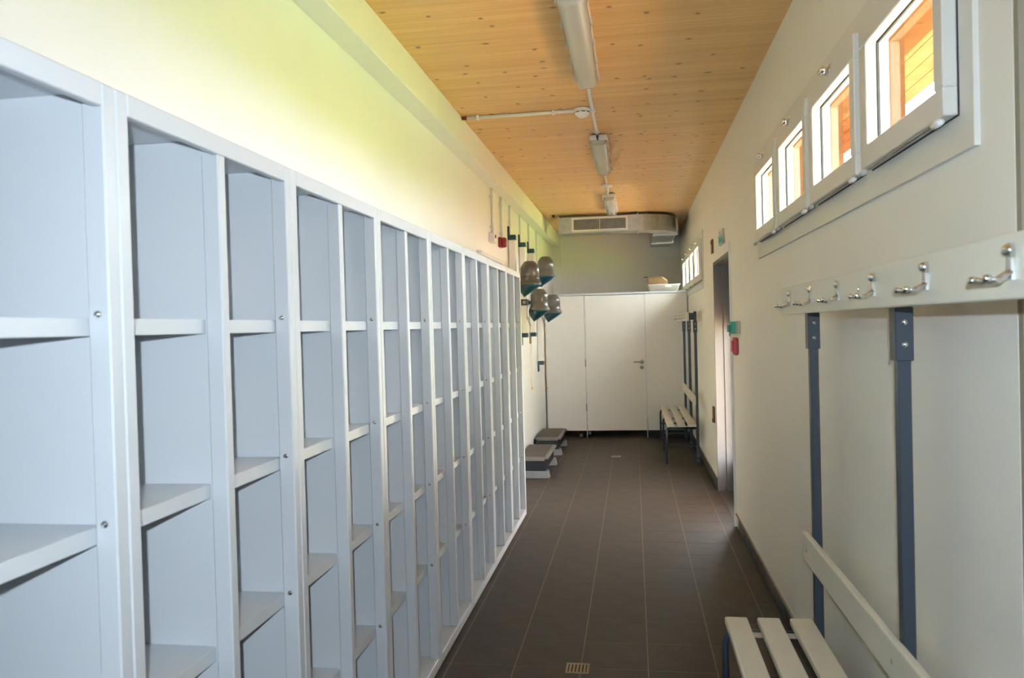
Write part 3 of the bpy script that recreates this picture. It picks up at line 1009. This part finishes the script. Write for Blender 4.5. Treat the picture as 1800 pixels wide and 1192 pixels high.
B(-0.022, -0.0005, -0.13, 0.13, 0, 0.12, bev=0.006).build('housing', 'clear_plastic', es)
B(-0.0285, -0.0225, -0.12, 0.12, 0.078, 0.088, bev=0.002, seg=1).build('lens', 'chrome', es)
B(-0.0265, -0.0222, -0.11, 0.11, 0.012, 0.070).build('sign_plate', 'green', es)
wp2 = thing('door_sensor', 'narrow brown plate high on the wall beyond the doorway', 'wall plate', (XW, 7.41, 2.165))
B(-0.014, -0.0005, -0.06, 0.06, 0, 0.13, bev=0.004, seg=1).build('body', 'brown', wp2)
B(-0.018, -0.0135, -0.05, 0.05, 0.085, 0.12, bev=0.002, seg=1).build('window', 'black', wp2)
wp3 = thing('door_bumper', 'small dark red plate low on the wall beyond the doorway', 'wall plate', (XW, 7.62, 0.60))
B(-0.016, -0.0005, -0.05, 0.05, 0, 0.15, bev=0.004, seg=1).build('body', 'brown', wp3)
B(-0.022, -0.0155, -0.03, 0.03, 0.0, 0.035, bev=0.003, seg=1).build('foot', 'black', wp3)

# ------------------------------------------------------------------ step platforms
def step(y0, y1, label):
    r = thing('exercise_step', label, 'step', (-1.05, (y0 + y1) / 2, 0), 'exercise steps')
    L2 = (y1 - y0) / 2
    H = 0.215
    B(-0.155, 0.165, -L2 + 0.01, L2 - 0.01, H - 0.030, H, bev=0.014, seg=3).build('deck', 'step_edge', r)
    B(-0.140, 0.125, -L2 + 0.03, L2 - 0.03, H - 0.002, H + 0.003, bev=0.002, seg=1).build('mat', 'step_top', r)
    B(-0.135, 0.125, -L2 - 0.002, -L2 + 0.012, H - 0.038, H - 0.006, bev=0.004).build('lip', 'step_edge', r)
    B(-0.145, 0.130, -L2 + 0.025, L2 - 0.025, 0.070, H - 0.0305).build('core', 'navy', r)
    f = MB()
    for s in (-1, 1):
        yc = s * (L2 - 0.075)
        ft = MB()
        ft.prism([(-0.165, 0.0), (0.168, 0.0), (0.160, 0.035), (-0.157, 0.035)], 'y', yc - 0.062, yc + 0.062)
        ft.prism([(-0.160, 0.036), (0.162, 0.036), (0.154, 0.0695), (-0.152, 0.0695)], 'y', yc - 0.055, yc + 0.055)
        ft.build('foot', 'step_foot', r)
    f.bm.free()
    return r
step(7.97, 8.86, 'grey exercise step platform, nearer of the two along the wall')
step(9.40, 10.26, 'grey exercise step platform, farther one next to the cubicle')

# ------------------------------------------------------------------ floor drains
def drain(x, y, label):
    r = thing('floor_drain', label, 'drain', (x, y, 0.0008), 'floor drains')
    m = MB()
    h = 0.052
    m.box(-h, h, -h, -h + 0.010, 0, 0.003)
    m.box(-h, h, h - 0.010, h, 0, 0.003)
    m.box(-h, -h + 0.010, -h + 0.010, h - 0.010, 0, 0.003)
    m.box(h - 0.010, h, -h + 0.010, h - 0.010, 0, 0.003)
    m.build('frame', 'steel', r)
    B(-h + 0.010, h - 0.010, -h + 0.010, h - 0.010, 0, 0.0008).build('pit_shade', 'dark', r)  # flat dark plate, shade of the drain hollow put into its colour
    for k in range(5):
        xx = -0.032 + 0.016 * k
        B(xx - 0.005, xx + 0.005, -h + 0.010, h - 0.010, 0.0008, 0.0028).build('bar', 'steel', r)
drain(-0.285, 3.53, 'square steel floor drain grate in the foreground')
drain(-0.235, 9.30, 'square steel floor drain grate far down the corridor')
